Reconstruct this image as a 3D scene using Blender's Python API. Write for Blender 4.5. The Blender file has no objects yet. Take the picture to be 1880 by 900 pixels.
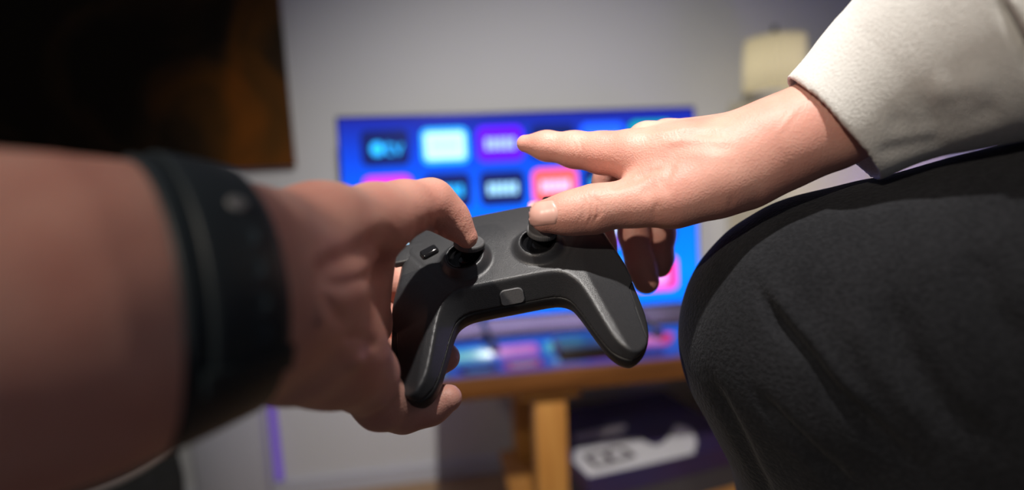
import bpy, bmesh, math, random
import numpy as np
from mathutils import Matrix, Vector

scene = bpy.context.scene
COL = scene.collection
random.seed(4)
rng = np.random.default_rng(7)

# ------------------------------------------------------------------ camera
F = 1000.0                                   # focal length in pixels of the 1880 x 900 frame
CAM = np.array([0.0, 0.0, 0.95])
YAW, PITCH, ROLL = -8.0, -7.6, -2.6


def _rz(a):
    c, s = math.cos(a), math.sin(a)
    return np.array([[c, -s, 0], [s, c, 0], [0, 0, 1.0]])


def _rx(a):
    c, s = math.cos(a), math.sin(a)
    return np.array([[1.0, 0, 0], [0, c, -s], [0, s, c]])


RC = _rz(math.radians(YAW)) @ _rx(math.radians(90 + PITCH)) @ _rz(math.radians(ROLL))
cam_data = bpy.data.cameras.new('camera')
cam_data.sensor_width = 36.0
cam_data.lens = F / 1880.0 * 36.0
cam_data.clip_start = 0.01
cam_data.dof.use_dof = True
cam_data.dof.focus_distance = 0.312
cam_data.dof.aperture_fstop = 2.1
cam = bpy.data.objects.new('camera', cam_data)
COL.objects.link(cam)
M4 = Matrix.Identity(4)
for i in range(3):
    for j in range(3):
        M4[i][j] = RC[i, j]
    M4[i][3] = CAM[i]
cam.matrix_world = M4
scene.camera = cam

# ------------------------------------------------------------------ world, lights, exposure
scene.view_settings.view_transform = 'Standard'
scene.view_settings.look = 'None'
scene.view_settings.gamma = 1.0
scene.view_settings.use_curve_mapping = False
scene.view_settings.exposure = 0.10
world = bpy.data.worlds.new('room_ambience')
scene.world = world
world.use_nodes = True
world.node_tree.nodes['Background'].inputs[0].default_value = (0.80, 0.84, 1.0, 1)
world.node_tree.nodes['Background'].inputs[1].default_value = 0.105


def spot(name, loc, target, power, color, size, angle, blend):
    l = bpy.data.lights.new(name, 'SPOT')
    l.energy, l.color, l.shadow_soft_size = power, color, size
    l.spot_size, l.spot_blend = math.radians(angle), blend
    o = bpy.data.objects.new(name, l)
    COL.objects.link(o)
    o.location = loc
    o.rotation_euler = (Vector(target) - Vector(loc)).to_track_quat('-Z', 'Y').to_euler()
    return o


spot('ceiling_spotlight', (0.04, 0.07, 1.66), (0.24, 0.92, 0.92), 84, (1.0, 0.95, 0.90), 0.012, 90, 1.0)
spot('room_lamp', (-0.85, -0.65, 1.70), (0.16, 0.42, 0.92), 42, (1.0, 0.88, 0.74), 0.015, 40, 0.8)

# ------------------------------------------------------------------ geometry helpers


def cs(px, py, d):
    """camera-space point of a pixel at depth d (metres along the lens axis)"""
    return np.array([(px - 940.0) / F * d, (450.0 - py) / F * d, -d])


def to_world(P):
    return np.asarray(P) @ RC.T + CAM


def ray(px, py):
    return RC @ np.array([(px - 940.0) / F, (450.0 - py) / F, -1.0])


def on_y(px, py, y):
    d = ray(px, py)
    return CAM + d * (y / d[1])


def on_z(px, py, z):
    d = ray(px, py)
    return CAM + d * ((z - CAM[2]) / d[2])


def tag(o, label=None, cat=None, group=None, kind=None):
    if label:
        o['label'] = label
    if cat:
        o['category'] = cat
    if group:
        o['group'] = group
    if kind:
        o['kind'] = kind
    return o


def empty(name, loc):
    o = bpy.data.objects.new(name, None)
    o.empty_display_size = 0.03
    COL.objects.link(o)
    o.location = loc
    return o


def mesh_obj(name, verts, faces, mat, parent=None, smooth=True, origin=None):
    """verts in world space; the object's origin is put at `origin` (default: middle of the base)"""
    V = np.asarray(verts, dtype=float)
    if origin is None:
        lo, hi = V.min(0), V.max(0)
        origin = np.array([(lo[0] + hi[0]) / 2, (lo[1] + hi[1]) / 2, lo[2]])
    origin = np.asarray(origin, dtype=float)
    me = bpy.data.meshes.new(name)
    me.from_pydata((V - origin).tolist(), [], faces if isinstance(faces, list) else faces.tolist())
    me.update()
    if smooth:
        me.polygons.foreach_set('use_smooth', [True] * len(me.polygons))
    me.materials.append(mat)
    o = bpy.data.objects.new(name, me)
    COL.objects.link(o)
    if parent is not None:
        o.parent = parent
        o.matrix_parent_inverse = Matrix.Identity(4)
        p = Vector((0, 0, 0))
        q = parent
        while q is not None:
            p = p + q.location
            q = q.parent
        o.location = Vector(origin) - p
    else:
        o.location = origin
    return o


def bm_obj(name, bm, mat, parent=None, smooth=False):
    bm.verts.ensure_lookup_table()
    V = [tuple(v.co) for v in bm.verts]
    bm.verts.index_update()
    Fc = [[v.index for v in f.verts] for f in bm.faces]
    bm.free()
    o = mesh_obj(name, V, Fc, mat, parent, smooth)
    if smooth:
        auto_smooth(o)
    return o


def auto_smooth(o, ang=35):
    me = o.data
    bm = bmesh.new()
    bm.from_mesh(me)
    for e in bm.edges:
        if len(e.link_faces) == 2 and e.calc_face_angle(0) > math.radians(ang):
            e.smooth = False
    bm.to_mesh(me)
    bm.free()


def box_bm(lo, hi, bevel=0.0, seg=2, rot=None, pivot=None):
    bm = bmesh.new()
    bmesh.ops.create_cube(bm, size=1.0)
    lo, hi = np.array(lo), np.array(hi)
    c, s = (lo + hi) / 2, hi - lo
    for v in bm.verts:
        v.co = Vector((v.co.x * s[0], v.co.y * s[1], v.co.z * s[2]))
    if bevel:
        bmesh.ops.bevel(bm, geom=list(bm.edges), offset=bevel, segments=seg, affect='EDGES', profile=0.5)
    if rot is not None:
        bmesh.ops.rotate(bm, verts=bm.verts, cent=(0, 0, 0), matrix=rot)
    for v in bm.verts:
        v.co += Vector(c)
    return bm


def box(name, lo, hi, mat, parent=None, bevel=0.0, seg=2, rot=None):
    return bm_obj(name, box_bm(lo, hi, bevel, seg, rot), mat, parent, smooth=bevel > 0)


def lathe(name, prof, mat, parent, M=None, n=48, flute=0.0, nf=0):
    """profile [(r,z)] revolved about local z; M = (3x3 axes, origin) to world"""
    V, Fc = [], []
    for k, (r, z) in enumerate(prof):
        for i in range(n):
            a = 2 * math.pi * i / n
            rr = r * (1 + flute * math.cos(nf * a)) if flute else r
            V.append((rr * math.cos(a), rr * math.sin(a), z))
    for k in range(len(prof) - 1):
        for i in range(n):
            j = (i + 1) % n
            Fc.append([k * n + i, k * n + j, (k + 1) * n + j, (k + 1) * n + i])
    Fc.append(list(range(n))[::-1])
    Fc.append([(len(prof) - 1) * n + i for i in range(n)])
    V = np.array(V)
    A, O = M
    o = mesh_obj(name, V @ np.asarray(A).T + np.asarray(O), Fc, mat, parent, smooth=True)
    auto_smooth(o, 40)
    return o


# ------------------------------------------------------------------ signed distance modelling


class SDF:
    """smooth union of tapered capsules (and cuts), meshed with surface nets; coordinates are camera space"""

    def __init__(self):
        self.prims = []

    def cone(self, a, b, ra, rb, k=0.008, flat=None):
        self.prims.append((np.asarray(a, float), np.asarray(b, float), ra, rb, k, flat))

    def chain(self, pts, k=0.008, scale=1.0, off=0.0, flat=None):
        """pts: (px, py, depth, radius in px)"""
        Q = []
        for p in pts:
            d = p[2] * scale + off
            Q.append((cs(p[0], p[1], d), p[3] * d / F))
        for (a, ra), (b, rb) in zip(Q[:-1], Q[1:]):
            self.cone(a, b, ra, rb, k, flat)

    @staticmethod
    def _d(P, a, b, ra, rb, flat):
        ba = b - a
        L = float(ba @ ba) + 1e-12
        Q = P - a
        t = np.clip((Q @ ba) / L, 0, 1)
        R = Q - t[..., None] * ba
        if flat is not None:
            ax, f = flat
            R = R - ax * ((R @ ax) * (1 - 1 / f))[..., None]
        return np.sqrt((R * R).sum(-1)) - (ra + (rb - ra) * t)

    def eval(self, P):
        V = np.full(P.shape[:-1], 1.0)
        for a, b, ra, rb, k, flat in self.prims:
            d = self._d(P, a, b, ra, rb, flat)
            h = np.clip(0.5 + 0.5 * (V - d) / k, 0, 1)
            V = V * (1 - h) + d * h - k * h * (1 - h)
        return V

    def grid(self, h, lo=None, hi=None):
        los = np.min([np.minimum(p[0] - p[2], p[1] - p[3]) for p in self.prims], 0) - 0.012
        his = np.max([np.maximum(p[0] + p[2], p[1] + p[3]) for p in self.prims], 0) + 0.012
        if lo is not None:
            los = np.maximum(los, lo)
        if hi is not None:
            his = np.minimum(his, hi)
        n = np.ceil((his - los) / h).astype(int) + 1
        V = np.full(n, 1.0, dtype=np.float32)
        ax = [los[i] + h * np.arange(n[i]) for i in range(3)]
        for a, b, ra, rb, k, flat in self.prims:
            m = k + 4 * h
            r = max(ra, rb) * (flat[1] if flat else 1.0)
            l = np.minimum(a, b) - r - m
            u = np.maximum(a, b) + r + m
            sl = []
            for i in range(3):
                i0 = int(np.clip(math.floor((l[i] - los[i]) / h), 0, n[i]))
                i1 = int(np.clip(math.ceil((u[i] - los[i]) / h) + 1, 0, n[i]))
                sl.append(slice(i0, i1))
            if any(s.stop - s.start < 1 for s in sl):
                continue
            G = np.stack(np.meshgrid(*[ax[i][sl[i]] for i in range(3)], indexing='ij'), -1).astype(np.float32)
            d = self._d(G, a.astype(np.float32), b.astype(np.float32), ra, rb,
                        None if flat is None else (np.asarray(flat[0], np.float32), flat[1]))
            S = V[tuple(sl)]
            hh = np.clip(0.5 + 0.5 * (S - d) / k, 0, 1)
            V[tuple(sl)] = S * (1 - hh) + d * hh - k * hh * (1 - hh)
        return V, los, ax


def surface_nets(V, lo, h):
    V = np.asarray(V, dtype=np.float32)
    s = V < 0
    nx, ny, nz = V.shape
    c = np.zeros((nx - 1, ny - 1, nz - 1), dtype=np.int8)
    corners = [(i, j, k) for i in (0, 1) for j in (0, 1) for k in (0, 1)]
    for (i, j, k) in corners:
        c += s[i:nx - 1 + i, j:ny - 1 + j, k:nz - 1 + k]
    act = (c > 0) & (c < 8)
    idx = np.full(act.shape, -1, dtype=np.int64)
    I = np.argwhere(act)
    idx[act] = np.arange(len(I))
    acc = np.zeros((len(I), 3))
    cnt = np.zeros(len(I))
    val = {q: V[I[:, 0] + q[0], I[:, 1] + q[1], I[:, 2] + q[2]] for q in corners}
    for q in corners:
        for a in range(3):
            if q[a] == 0:
                r = list(q)
                r[a] = 1
                r = tuple(r)
                v0, v1 = val[q], val[r]
                cr = (v0 < 0) != (v1 < 0)
                t = np.where(cr, v0 / np.where(cr, v0 - v1, 1), 0)
                p = np.tile(np.array(q, float), (len(I), 1))
                p[:, a] += t
                acc[cr] += p[cr]
                cnt[cr] += 1
    verts = (I + acc / cnt[:, None]) * h + lo
    quads = []
    for a in range(3):
        b, cc = (a + 1) % 3, (a + 2) % 3
        s0 = [slice(None)] * 3
        s1 = [slice(None)] * 3
        s0[a] = slice(0, -1)
        s1[a] = slice(1, None)
        for ax_ in (b, cc):
            s0[ax_] = slice(1, -1)
            s1[ax_] = slice(1, -1)
        A, B = s[tuple(s0)], s[tuple(s1)]
        for inside, flip in ((A & ~B, False), (~A & B, True)):
            E = np.argwhere(inside)
            if len(E) == 0:
                continue
            E[:, b] += 1
            E[:, cc] += 1
            q = []
            for db, dc in ((-1, -1), (0, -1), (0, 0), (-1, 0)):
                T = E.copy()
                T[:, b] += db
                T[:, cc] += dc
                q.append(idx[T[:, 0], T[:, 1], T[:, 2]])
            Q = np.stack(q, 1)
            quads.append(Q[:, ::-1] if flip else Q)
    Q = np.concatenate(quads)
    Q = Q[(Q >= 0).all(1)]
    return verts, Q


def smooth_verts(V, Q, it=2, lam=0.5):
    E = np.concatenate([Q[:, [0, 1]], Q[:, [1, 2]], Q[:, [2, 3]], Q[:, [3, 0]]])
    E = np.concatenate([E, E[:, ::-1]])
    deg = np.bincount(E[:, 0], minlength=len(V)).astype(float)
    deg[deg == 0] = 1
    for _ in range(it):
        S = np.stack([np.bincount(E[:, 0], weights=V[E[:, 1], i], minlength=len(V)) for i in range(3)], 1)
        V = V + lam * (S / deg[:, None] - V)
    return V


def normals(V, Q):
    n = np.cross(V[Q[:, 2]] - V[Q[:, 0]], V[Q[:, 3]] - V[Q[:, 1]])
    N = np.zeros_like(V)
    for i in range(4):
        for a in range(3):
            N[:, a] += np.bincount(Q[:, i], weights=n[:, a], minlength=len(V))
    return N / (np.linalg.norm(N, axis=1, keepdims=True) + 1e-12)


def pix(V):
    return np.stack([940 + V[:, 0] / -V[:, 2] * F, 450 - V[:, 1] / -V[:, 2] * F], 1)


def poly_dist(P, line):
    best = np.full(len(P), 1e9)
    bt = np.zeros(len(P))
    m = len(line) - 1
    for i in range(m):
        a, b = np.array(line[i], float), np.array(line[i + 1], float)
        ba = b - a
        t = np.clip(((P - a) @ ba) / (ba @ ba), 0, 1)
        d = np.linalg.norm(P - a - t[:, None] * ba, axis=1)
        u = d < best
        best[u] = d[u]
        bt[u] = (i + t[u]) / m
    return best, bt


def creases(V, Q, lst):
    """each: (polyline in px, half width px, depth m (negative = ridge), dmin, dmax)"""
    N = normals(V, Q)
    P = pix(V)
    view = -V / np.linalg.norm(V, axis=1, keepdims=True)
    fr = (N * view).sum(1)
    D = -V[:, 2]
    disp = np.zeros(len(V))
    for line, w, dep, d0, d1 in lst:
        ok = (fr > 0.05) & (D > d0) & (D < d1)
        d, t = poly_dist(P[ok], line)
        fade = np.clip(np.minimum(t, 1 - t) * 5, 0.15, 1)
        disp[ok] -= dep * np.exp(-(d / w) ** 2) * fade
    return V + N * disp[:, None]


def vnoise(P, freq, seed=0):
    """cheap smooth pseudo noise from a few rotated sines"""
    r = np.random.default_rng(seed)
    out = np.zeros(len(P))
    for i in range(7):
        k = r.normal(size=3)
        k = k / np.linalg.norm(k) * freq * r.uniform(0.6, 1.5)
        out += np.sin(P @ k + r.uniform(0, 6.28))
    return out / 7


# ------------------------------------------------------------------ materials


def new_mat(name):
    m = bpy.data.materials.new(name)
    m.use_nodes = True
    nt = m.node_tree
    return m, nt, nt.nodes['Principled BSDF']


def mat(name, col, rough=0.5, metal=0.0, spec=0.5, noise=None, bump=None, coat=0.0):
    """noise = (scale, second colour, contrast); bump = (scale, strength, distance)"""
    m, nt, b = new_mat(name)
    b.inputs['Base Color'].default_value = (*col, 1)
    b.inputs['Roughness'].default_value = rough
    b.inputs['Metallic'].default_value = metal
    b.inputs['Specular IOR Level'].default_value = spec
    b.inputs['Coat Weight'].default_value = coat
    tc = nt.nodes.new('ShaderNodeTexCoord')
    if noise:
        n = nt.nodes.new('ShaderNodeTexNoise')
        n.inputs['Scale'].default_value = noise[0]
        n.inputs['Detail'].default_value = 5
        r = nt.nodes.new('ShaderNodeValToRGB')
        c = noise[2]
        r.color_ramp.elements[0].position = 0.5 - c
        r.color_ramp.elements[1].position = 0.5 + c
        r.color_ramp.elements[0].color = (*col, 1)
        r.color_ramp.elements[1].color = (*noise[1], 1)
        nt.links.new(tc.outputs['Object'], n.inputs['Vector'])
        nt.links.new(n.outputs['Fac'], r.inputs['Fac'])
        nt.links.new(r.outputs['Color'], b.inputs['Base Color'])
    if bump:
        n = nt.nodes.new('ShaderNodeTexNoise')
        n.inputs['Scale'].default_value = bump[0]
        n.inputs['Detail'].default_value = 3
        bp = nt.nodes.new('ShaderNodeBump')
        bp.inputs['Strength'].default_value = bump[1]
        bp.inputs['Distance'].default_value = bump[2]
        nt.links.new(tc.outputs['Object'], n.inputs['Vector'])
        nt.links.new(n.outputs['Fac'], bp.inputs['Height'])
        nt.links.new(bp.outputs['Normal'], b.inputs['Normal'])
    return m


def emit(name, col, strength):
    m, nt, b = new_mat(name)
    b.inputs['Base Color'].default_value = (0.01, 0.01, 0.01, 1)
    b.inputs['Roughness'].default_value = 0.15
    b.inputs['Specular IOR Level'].default_value = 0.2
    b.inputs['Emission Color'].default_value = (*col, 1)
    b.inputs['Emission Strength'].default_value = strength
    return m


def skin_mat():
    m, nt, b = new_mat('skin')
    tc = nt.nodes.new('ShaderNodeTexCoord')
    n1 = nt.nodes.new('ShaderNodeTexNoise')
    n1.inputs['Scale'].default_value = 38
    n1.inputs['Detail'].default_value = 6
    r = nt.nodes.new('ShaderNodeValToRGB')
    r.color_ramp.elements[0].position = 0.3
    r.color_ramp.elements[1].position = 0.72
    r.color_ramp.elements[0].color = (0.60, 0.265, 0.205, 1)
    r.color_ramp.elements[1].color = (0.70, 0.375, 0.295, 1)
    nt.links.new(tc.outputs['Object'], n1.inputs['Vector'])
    nt.links.new(n1.outputs['Fac'], r.inputs['Fac'])
    nt.links.new(r.outputs['Color'], b.inputs['Base Color'])
    b.inputs['Roughness'].default_value = 0.48
    b.inputs['Specular IOR Level'].default_value = 0.4
    b.inputs['Subsurface Weight'].default_value = 0.22
    b.inputs['Subsurface Radius'].default_value = (1.0, 0.32, 0.18)
    b.inputs['Subsurface Scale'].default_value = 0.006
    v = nt.nodes.new('ShaderNodeTexVoronoi')
    v.inputs['Scale'].default_value = 1000
    n2 = nt.nodes.new('ShaderNodeTexNoise')
    n2.inputs['Scale'].default_value = 700
    n2.inputs['Detail'].default_value = 4
    ad = nt.nodes.new('ShaderNodeMath')
    ad.operation = 'ADD'
    bp = nt.nodes.new('ShaderNodeBump')
    bp.inputs['Strength'].default_value = 0.35
    bp.inputs['Distance'].default_value = 0.0004
    for n in (v, n2):
        nt.links.new(tc.outputs['Object'], n.inputs['Vector'])
    nt.links.new(v.outputs['Distance'], ad.inputs[0])
    nt.links.new(n2.outputs['Fac'], ad.inputs[1])
    nt.links.new(ad.outputs[0], bp.inputs['Height'])
    nt.links.new(bp.outputs['Normal'], b.inputs['Normal'])
    return m


def cloth_mat(name, c1, c2, scale, bstr, sheen=0.0, rough=0.9):
    m, nt, b = new_mat(name)
    tc = nt.nodes.new('ShaderNodeTexCoord')
    n = nt.nodes.new('ShaderNodeTexNoise')
    n.inputs['Scale'].default_value = scale
    n.inputs['Detail'].default_value = 5
    n2 = nt.nodes.new('ShaderNodeTexNoise')
    n2.inputs['Scale'].default_value = 22
    mx = nt.nodes.new('ShaderNodeMix')
    mx.data_type = 'FLOAT'
    mx.inputs[0].default_value = 0.45
    r = nt.nodes.new('ShaderNodeValToRGB')
    r.color_ramp.elements[0].position = 0.38
    r.color_ramp.elements[1].position = 0.64
    r.color_ramp.elements[0].color = (*c1, 1)
    r.color_ramp.elements[1].color = (*c2, 1)
    for q in (n, n2):
        nt.links.new(tc.outputs['Object'], q.inputs['Vector'])
    nt.links.new(n.outputs['Fac'], mx.inputs[2])
    nt.links.new(n2.outputs['Fac'], mx.inputs[3])
    nt.links.new(mx.outputs[0], r.inputs['Fac'])
    nt.links.new(r.outputs['Color'], b.inputs['Base Color'])
    b.inputs['Roughness'].default_value = rough
    b.inputs['Specular IOR Level'].default_value = 0.2
    b.inputs['Sheen Weight'].default_value = sheen
    bp = nt.nodes.new('ShaderNodeBump')
    bp.inputs['Strength'].default_value = bstr
    bp.inputs['Distance'].default_value = 0.001
    nt.links.new(n.outputs['Fac'], bp.inputs['Height'])
    nt.links.new(bp.outputs['Normal'], b.inputs['Normal'])
    return m


SKIN = skin_mat()
NAIL = mat('nail', (0.68, 0.37, 0.30), 0.34, noise=(60, (0.73, 0.43, 0.36), 0.2))
SLEEVE = cloth_mat('white_knit', (0.60, 0.585, 0.55), (0.72, 0.71, 0.675), 900, 0.6, 0.2)
TROUSER = cloth_mat('black_brushed_cotton', (0.008, 0.0085, 0.0105), (0.018, 0.0187, 0.022), 420, 1.0, 0.05)
PLASTIC = mat('black_plastic', (0.028, 0.0285, 0.031), 0.35, noise=(700, (0.036, 0.0365, 0.039), 0.3),
              bump=(2200, 0.45, 0.0003))
PLASTIC2 = mat('lower_shell_plastic', (0.012, 0.012, 0.013), 0.5, bump=(2600, 0.3, 0.0003))
GLOSS = mat('gloss_black_plastic', (0.008, 0.008, 0.009), 0.12)
RUBBER = mat('grey_rubber', (0.085, 0.085, 0.087), 0.6, noise=(900, (0.105, 0.105, 0.108), 0.2))
TAB = mat('satin_grey_plastic', (0.10, 0.10, 0.105), 0.45, noise=(1500, (0.15, 0.15, 0.155), 0.25))
STRAP = mat('dark_teal_rubber', (0.013, 0.020, 0.024), 0.5, bump=(900, 0.2, 0.0003))
STEEL = mat('brushed_steel', (0.35, 0.33, 0.30), 0.4, metal=1.0)
WALL = mat('painted_plaster', (0.56, 0.565, 0.57), 0.85, noise=(3, (0.585, 0.585, 0.585), 0.3),
           bump=(160, 0.1, 0.002))
WHITE = mat('white_lacquer', (0.46, 0.47, 0.52), 0.5, noise=(4, (0.50, 0.51, 0.56), 0.3))
CREAM = mat('cream_lacquer', (0.66, 0.60, 0.42), 0.55, noise=(5, (0.69, 0.63, 0.46), 0.3))
FLOORM = mat('oak_floor', (0.30, 0.18, 0.09), 0.5, noise=(9, (0.38, 0.25, 0.13), 0.25))
CEIL = mat('ceiling_paint', (0.55, 0.55, 0.55), 0.9)
BLACKP = mat('tv_black_plastic', (0.012, 0.012, 0.014), 0.35)
DARKFAB = cloth_mat('charcoal_upholstery', (0.020, 0.022, 0.020), (0.035, 0.036, 0.032), 300, 0.5)
PIPING = mat('pale_piping', (0.30, 0.26, 0.22), 0.7)


def wood_mat(name, c1, c2, rough, scale=(2, 22, 22)):
    m, nt, b = new_mat(name)
    tc = nt.nodes.new('ShaderNodeTexCoord')
    mp = nt.nodes.new('ShaderNodeMapping')
    mp.inputs['Scale'].default_value = scale
    n = nt.nodes.new('ShaderNodeTexNoise')
    n.inputs['Scale'].default_value = 2.0
    n.inputs['Detail'].default_value = 7
    r = nt.nodes.new('ShaderNodeValToRGB')
    r.color_ramp.elements[0].position = 0.35
    r.color_ramp.elements[1].position = 0.68
    r.color_ramp.elements[0].color = (*c1, 1)
    r.color_ramp.elements[1].color = (*c2, 1)
    nt.links.new(tc.outputs['Object'], mp.inputs['Vector'])
    nt.links.new(mp.outputs['Vector'], n.inputs['Vector'])
    nt.links.new(n.outputs['Fac'], r.inputs['Fac'])
    nt.links.new(r.outputs['Color'], b.inputs['Base Color'])
    b.inputs['Roughness'].default_value = rough
    return m


WOODTOP = wood_mat('walnut_gloss', (0.030, 0.012, 0.006), (0.060, 0.022, 0.009), 0.10)
WOODTOP.node_tree.nodes['Principled BSDF'].inputs['IOR'].default_value = 2.1
WOODTOP.node_tree.nodes['Principled BSDF'].inputs['Coat Weight'].default_value = 1.0
WOODTOP.node_tree.nodes['Principled BSDF'].inputs['Coat Roughness'].default_value = 0.06
EDGE = wood_mat('orange_wood_edge', (0.10, 0.036, 0.008), (0.17, 0.062, 0.014), 0.4)
WOOD = wood_mat('warm_wood', (0.40, 0.17, 0.035), (0.52, 0.25, 0.06), 0.45, (20, 20, 2))


def painting_mat():
    m, nt, b = new_mat('dark_canvas_paint')
    tc = nt.nodes.new('ShaderNodeTexCoord')
    n = nt.nodes.new('ShaderNodeTexNoise')
    n.inputs['Scale'].default_value = 3.4
    n.inputs['Detail'].default_value = 6
    n.inputs['Distortion'].default_value = 1.2
    r = nt.nodes.new('ShaderNodeValToRGB')
    els = r.color_ramp.elements
    els[0].position, els[0].color = 0.40, (0.014, 0.010, 0.005, 1)
    els[1].position, els[1].color = 0.80, (0.16, 0.050, 0.006, 1)
    e = els.new(0.52)
    e.color = (0.032, 0.018, 0.007, 1)
    e = els.new(0.64)
    e.color = (0.085, 0.034, 0.006, 1)
    # the canvas is painted lighter and more orange towards its right-hand edge
    sx = nt.nodes.new('ShaderNodeSeparateXYZ')
    mr = nt.nodes.new('ShaderNodeMapRange')
    mr.inputs[1].default_value, mr.inputs[2].default_value = 0.10, 0.62
    mr.inputs[3].default_value, mr.inputs[4].default_value = -0.06, 0.16
    ad = nt.nodes.new('ShaderNodeMath')
    ad.operation = 'ADD'
    nt.links.new(tc.outputs['Object'], n.inputs['Vector'])
    nt.links.new(tc.outputs['Object'], sx.inputs[0])
    nt.links.new(sx.outputs['X'], mr.inputs[0])
    nt.links.new(n.outputs['Fac'], ad.inputs[0])
    nt.links.new(mr.outputs[0], ad.inputs[1])
    nt.links.new(ad.outputs[0], r.inputs['Fac'])
    nt.links.new(r.outputs['Color'], b.inputs['Base Color'])
    b.inputs['Roughness'].default_value = 0.8
    b.inputs['Specular IOR Level'].default_value = 0.1
    return m


# ------------------------------------------------------------------ the room
WY = 1.64                                    # back wall
XR = 1.42                                    # right wall
box('floor', (-2.2, -1.6, -0.05), (XR + 0.1, WY + 0.1, 0.0), FLOORM)['kind'] = 'structure'
box('wall_back', (-2.2, WY, 0.0), (XR, WY + 0.1, 2.5), WALL)['kind'] = 'structure'
box('wall_right', (XR, -1.6, 0.0), (XR + 0.1, WY + 0.1, 2.5), WALL)['kind'] = 'structure'
box('wall_left', (-2.3, -1.6, 0.0), (-2.2, WY + 0.1, 2.5), WALL)['kind'] = 'structure'
box('baseboard_back', (-2.2, WY - 0.012, 0.0), (XR, WY, 0.05), WHITE)['kind'] = 'structure'

# painting
pr = on_y(540, 305, WY - 0.03)
po = box('painting', (pr[0] - 1.15, WY - 0.036, pr[2]), (pr[0], WY - 0.002, pr[2] + 0.80), painting_mat(), bevel=0.004)
tag(po, 'large dark unframed canvas with brown and orange abstract patches on the wall', 'painting')

# white cabinet low on the left, purple led strip in the gap beside it
a = on_y(345, 800, 1.58)
b_ = on_y(480, 800, 1.58)
cab = empty('low_cabinet', ((a[0] + b_[0]) / 2, 1.60, 0))
tag(cab, 'low white lacquered cabinet standing against the wall below the dark painting', 'cabinet')
box('body', (a[0], 1.590, 0.03), (b_[0], WY - 0.013, 0.56), WHITE, cab, 0.003)
box('door', (a[0] + 0.004, 1.580, 0.035), (b_[0] - 0.004, 1.5898, 0.555), WHITE, cab, 0.003)
box('plinth', (a[0] + 0.01, 1.600, 0.0), (b_[0] - 0.01, WY - 0.02, 0.03), BLACKP, cab)
s0 = on_y(503, 800, WY - 0.02)
strip = empty('led_strip', (s0[0], WY - 0.02, 0.05))
tag(strip, 'thin vertical purple light strip on the wall beside the low white cabinet', 'light strip')
box('channel', (s0[0] - 0.012, WY - 0.008, 0.055), (s0[0] + 0.012, WY - 0.0005, 0.62), WHITE, strip)
box('diffuser', (s0[0] - 0.011, WY - 0.016, 0.06), (s0[0] + 0.011, WY - 0.008, 0.615), emit('purple_led', (0.22, 0.10, 0.70), 0.45), strip, 0.002)
strip2 = empty('led_strip', (XR - 0.01, 0.9, 0.62))
tag(strip2, 'long purple light strip running along the right-hand wall', 'light strip')
box('channel', (XR - 0.105, 0.35, 0.735), (XR - 0.075, 1.30, 0.745), WHITE, strip2)
for yb in (0.45, 0.85, 1.22):
    box('bracket', (XR - 0.10, yb, 0.720), (XR - 0.0005, yb + 0.02, 0.7348), WHITE, strip2)
box('diffuser', (XR - 0.102, 0.355, 0.7452), (XR - 0.078, 1.295, 0.757), emit('violet_led', (0.30, 0.22, 1.0), 22.0), strip2, 0.002)

# dark ottoman with pale piping at the lower left
oc = on_z(150, 900, 0.20)
ot = empty('ottoman', (oc[0], oc[1], 0))
tag(ot, 'dark upholstered ottoman with pale piping standing on the floor by the low cabinet', 'ottoman')
R3 = np.eye(3)
o0 = np.array([oc[0], oc[1], 0])
lathe('cushion', [(0.10, 0.03), (0.20, 0.032), (0.215, 0.06), (0.22, 0.16), (0.21, 0.26), (0.19, 0.285), (0.10, 0.30), (0.02, 0.302)], DARKFAB, ot, (R3, o0), 64)
lathe('piping', [(0.196, 0.274), (0.203, 0.270), (0.209, 0.276), (0.207, 0.284), (0.199, 0.287), (0.194, 0.281)], PIPING, ot, (R3, o0), 64)
lathe('base', [(0.17, 0.0), (0.175, 0.0), (0.175, 0.03), (0.16, 0.03)], BLACKP, ot, (R3, o0), 48)

# cream cabinet and pleated lamp on the right
CT = 1.13
cb = empty('tall_cabinet', (1.17, 1.5, 0))
tag(cb, 'tall cream lacquered cabinet beside the television, carrying the pleated lamp', 'cabinet')
box('body', (0.93, 1.335, 0.04), (1.40, WY - 0.013, CT), CREAM, cb, 0.004)
for i, x in enumerate((0.933, 1.167)):
    dr = box('door', (x, 1.32, 0.05), (x + 0.23, 1.3345, CT - 0.012), CREAM, cb, 0.003)
    hx = x + (0.205 if i == 0 else 0.025)
    box('handle', (hx - 0.004, 1.305, 0.60), (hx + 0.004, 1.3198, 0.72), STEEL, dr, 0.001)
box('plinth', (0.95, 1.35, 0.0), (1.38, WY - 0.02, 0.04), BLACKP, cb)
lp = on_y(1420, 190, 1.45)
lamp = empty('table_lamp', (lp[0], 1.45, CT))
tag(lamp, 'small table lamp with a pleated cream shade standing on the tall cream cabinet', 'lamp')
LO = np.array([lp[0], 1.45, CT])
SHADE = mat('pleated_shade', (0.62, 0.57, 0.42), 0.8)
_nt = SHADE.node_tree
_tr = _nt.nodes.new('ShaderNodeBsdfTranslucent')
_tr.inputs['Color'].default_value = (0.80, 0.74, 0.56, 1)
_mx = _nt.nodes.new('ShaderNodeMixShader')
_mx.inputs[0].default_value = 0.5
_nt.links.new(_nt.nodes['Principled BSDF'].outputs[0], _mx.inputs[1])
_nt.links.new(_tr.outputs[0], _mx.inputs[2])
_nt.links.new(_mx.outputs[0], _nt.nodes['Material Output'].inputs['Surface'])
bulb = bpy.data.lights.new('bulb', 'POINT')
bulb.energy, bulb.color, bulb.shadow_soft_size = 0.20, (1.0, 0.93, 0.80), 0.02
bo = bpy.data.objects.new('bulb', bulb)
COL.objects.link(bo)
bo.parent = lamp
bo.location = (0, 0, 0.085)
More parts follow.
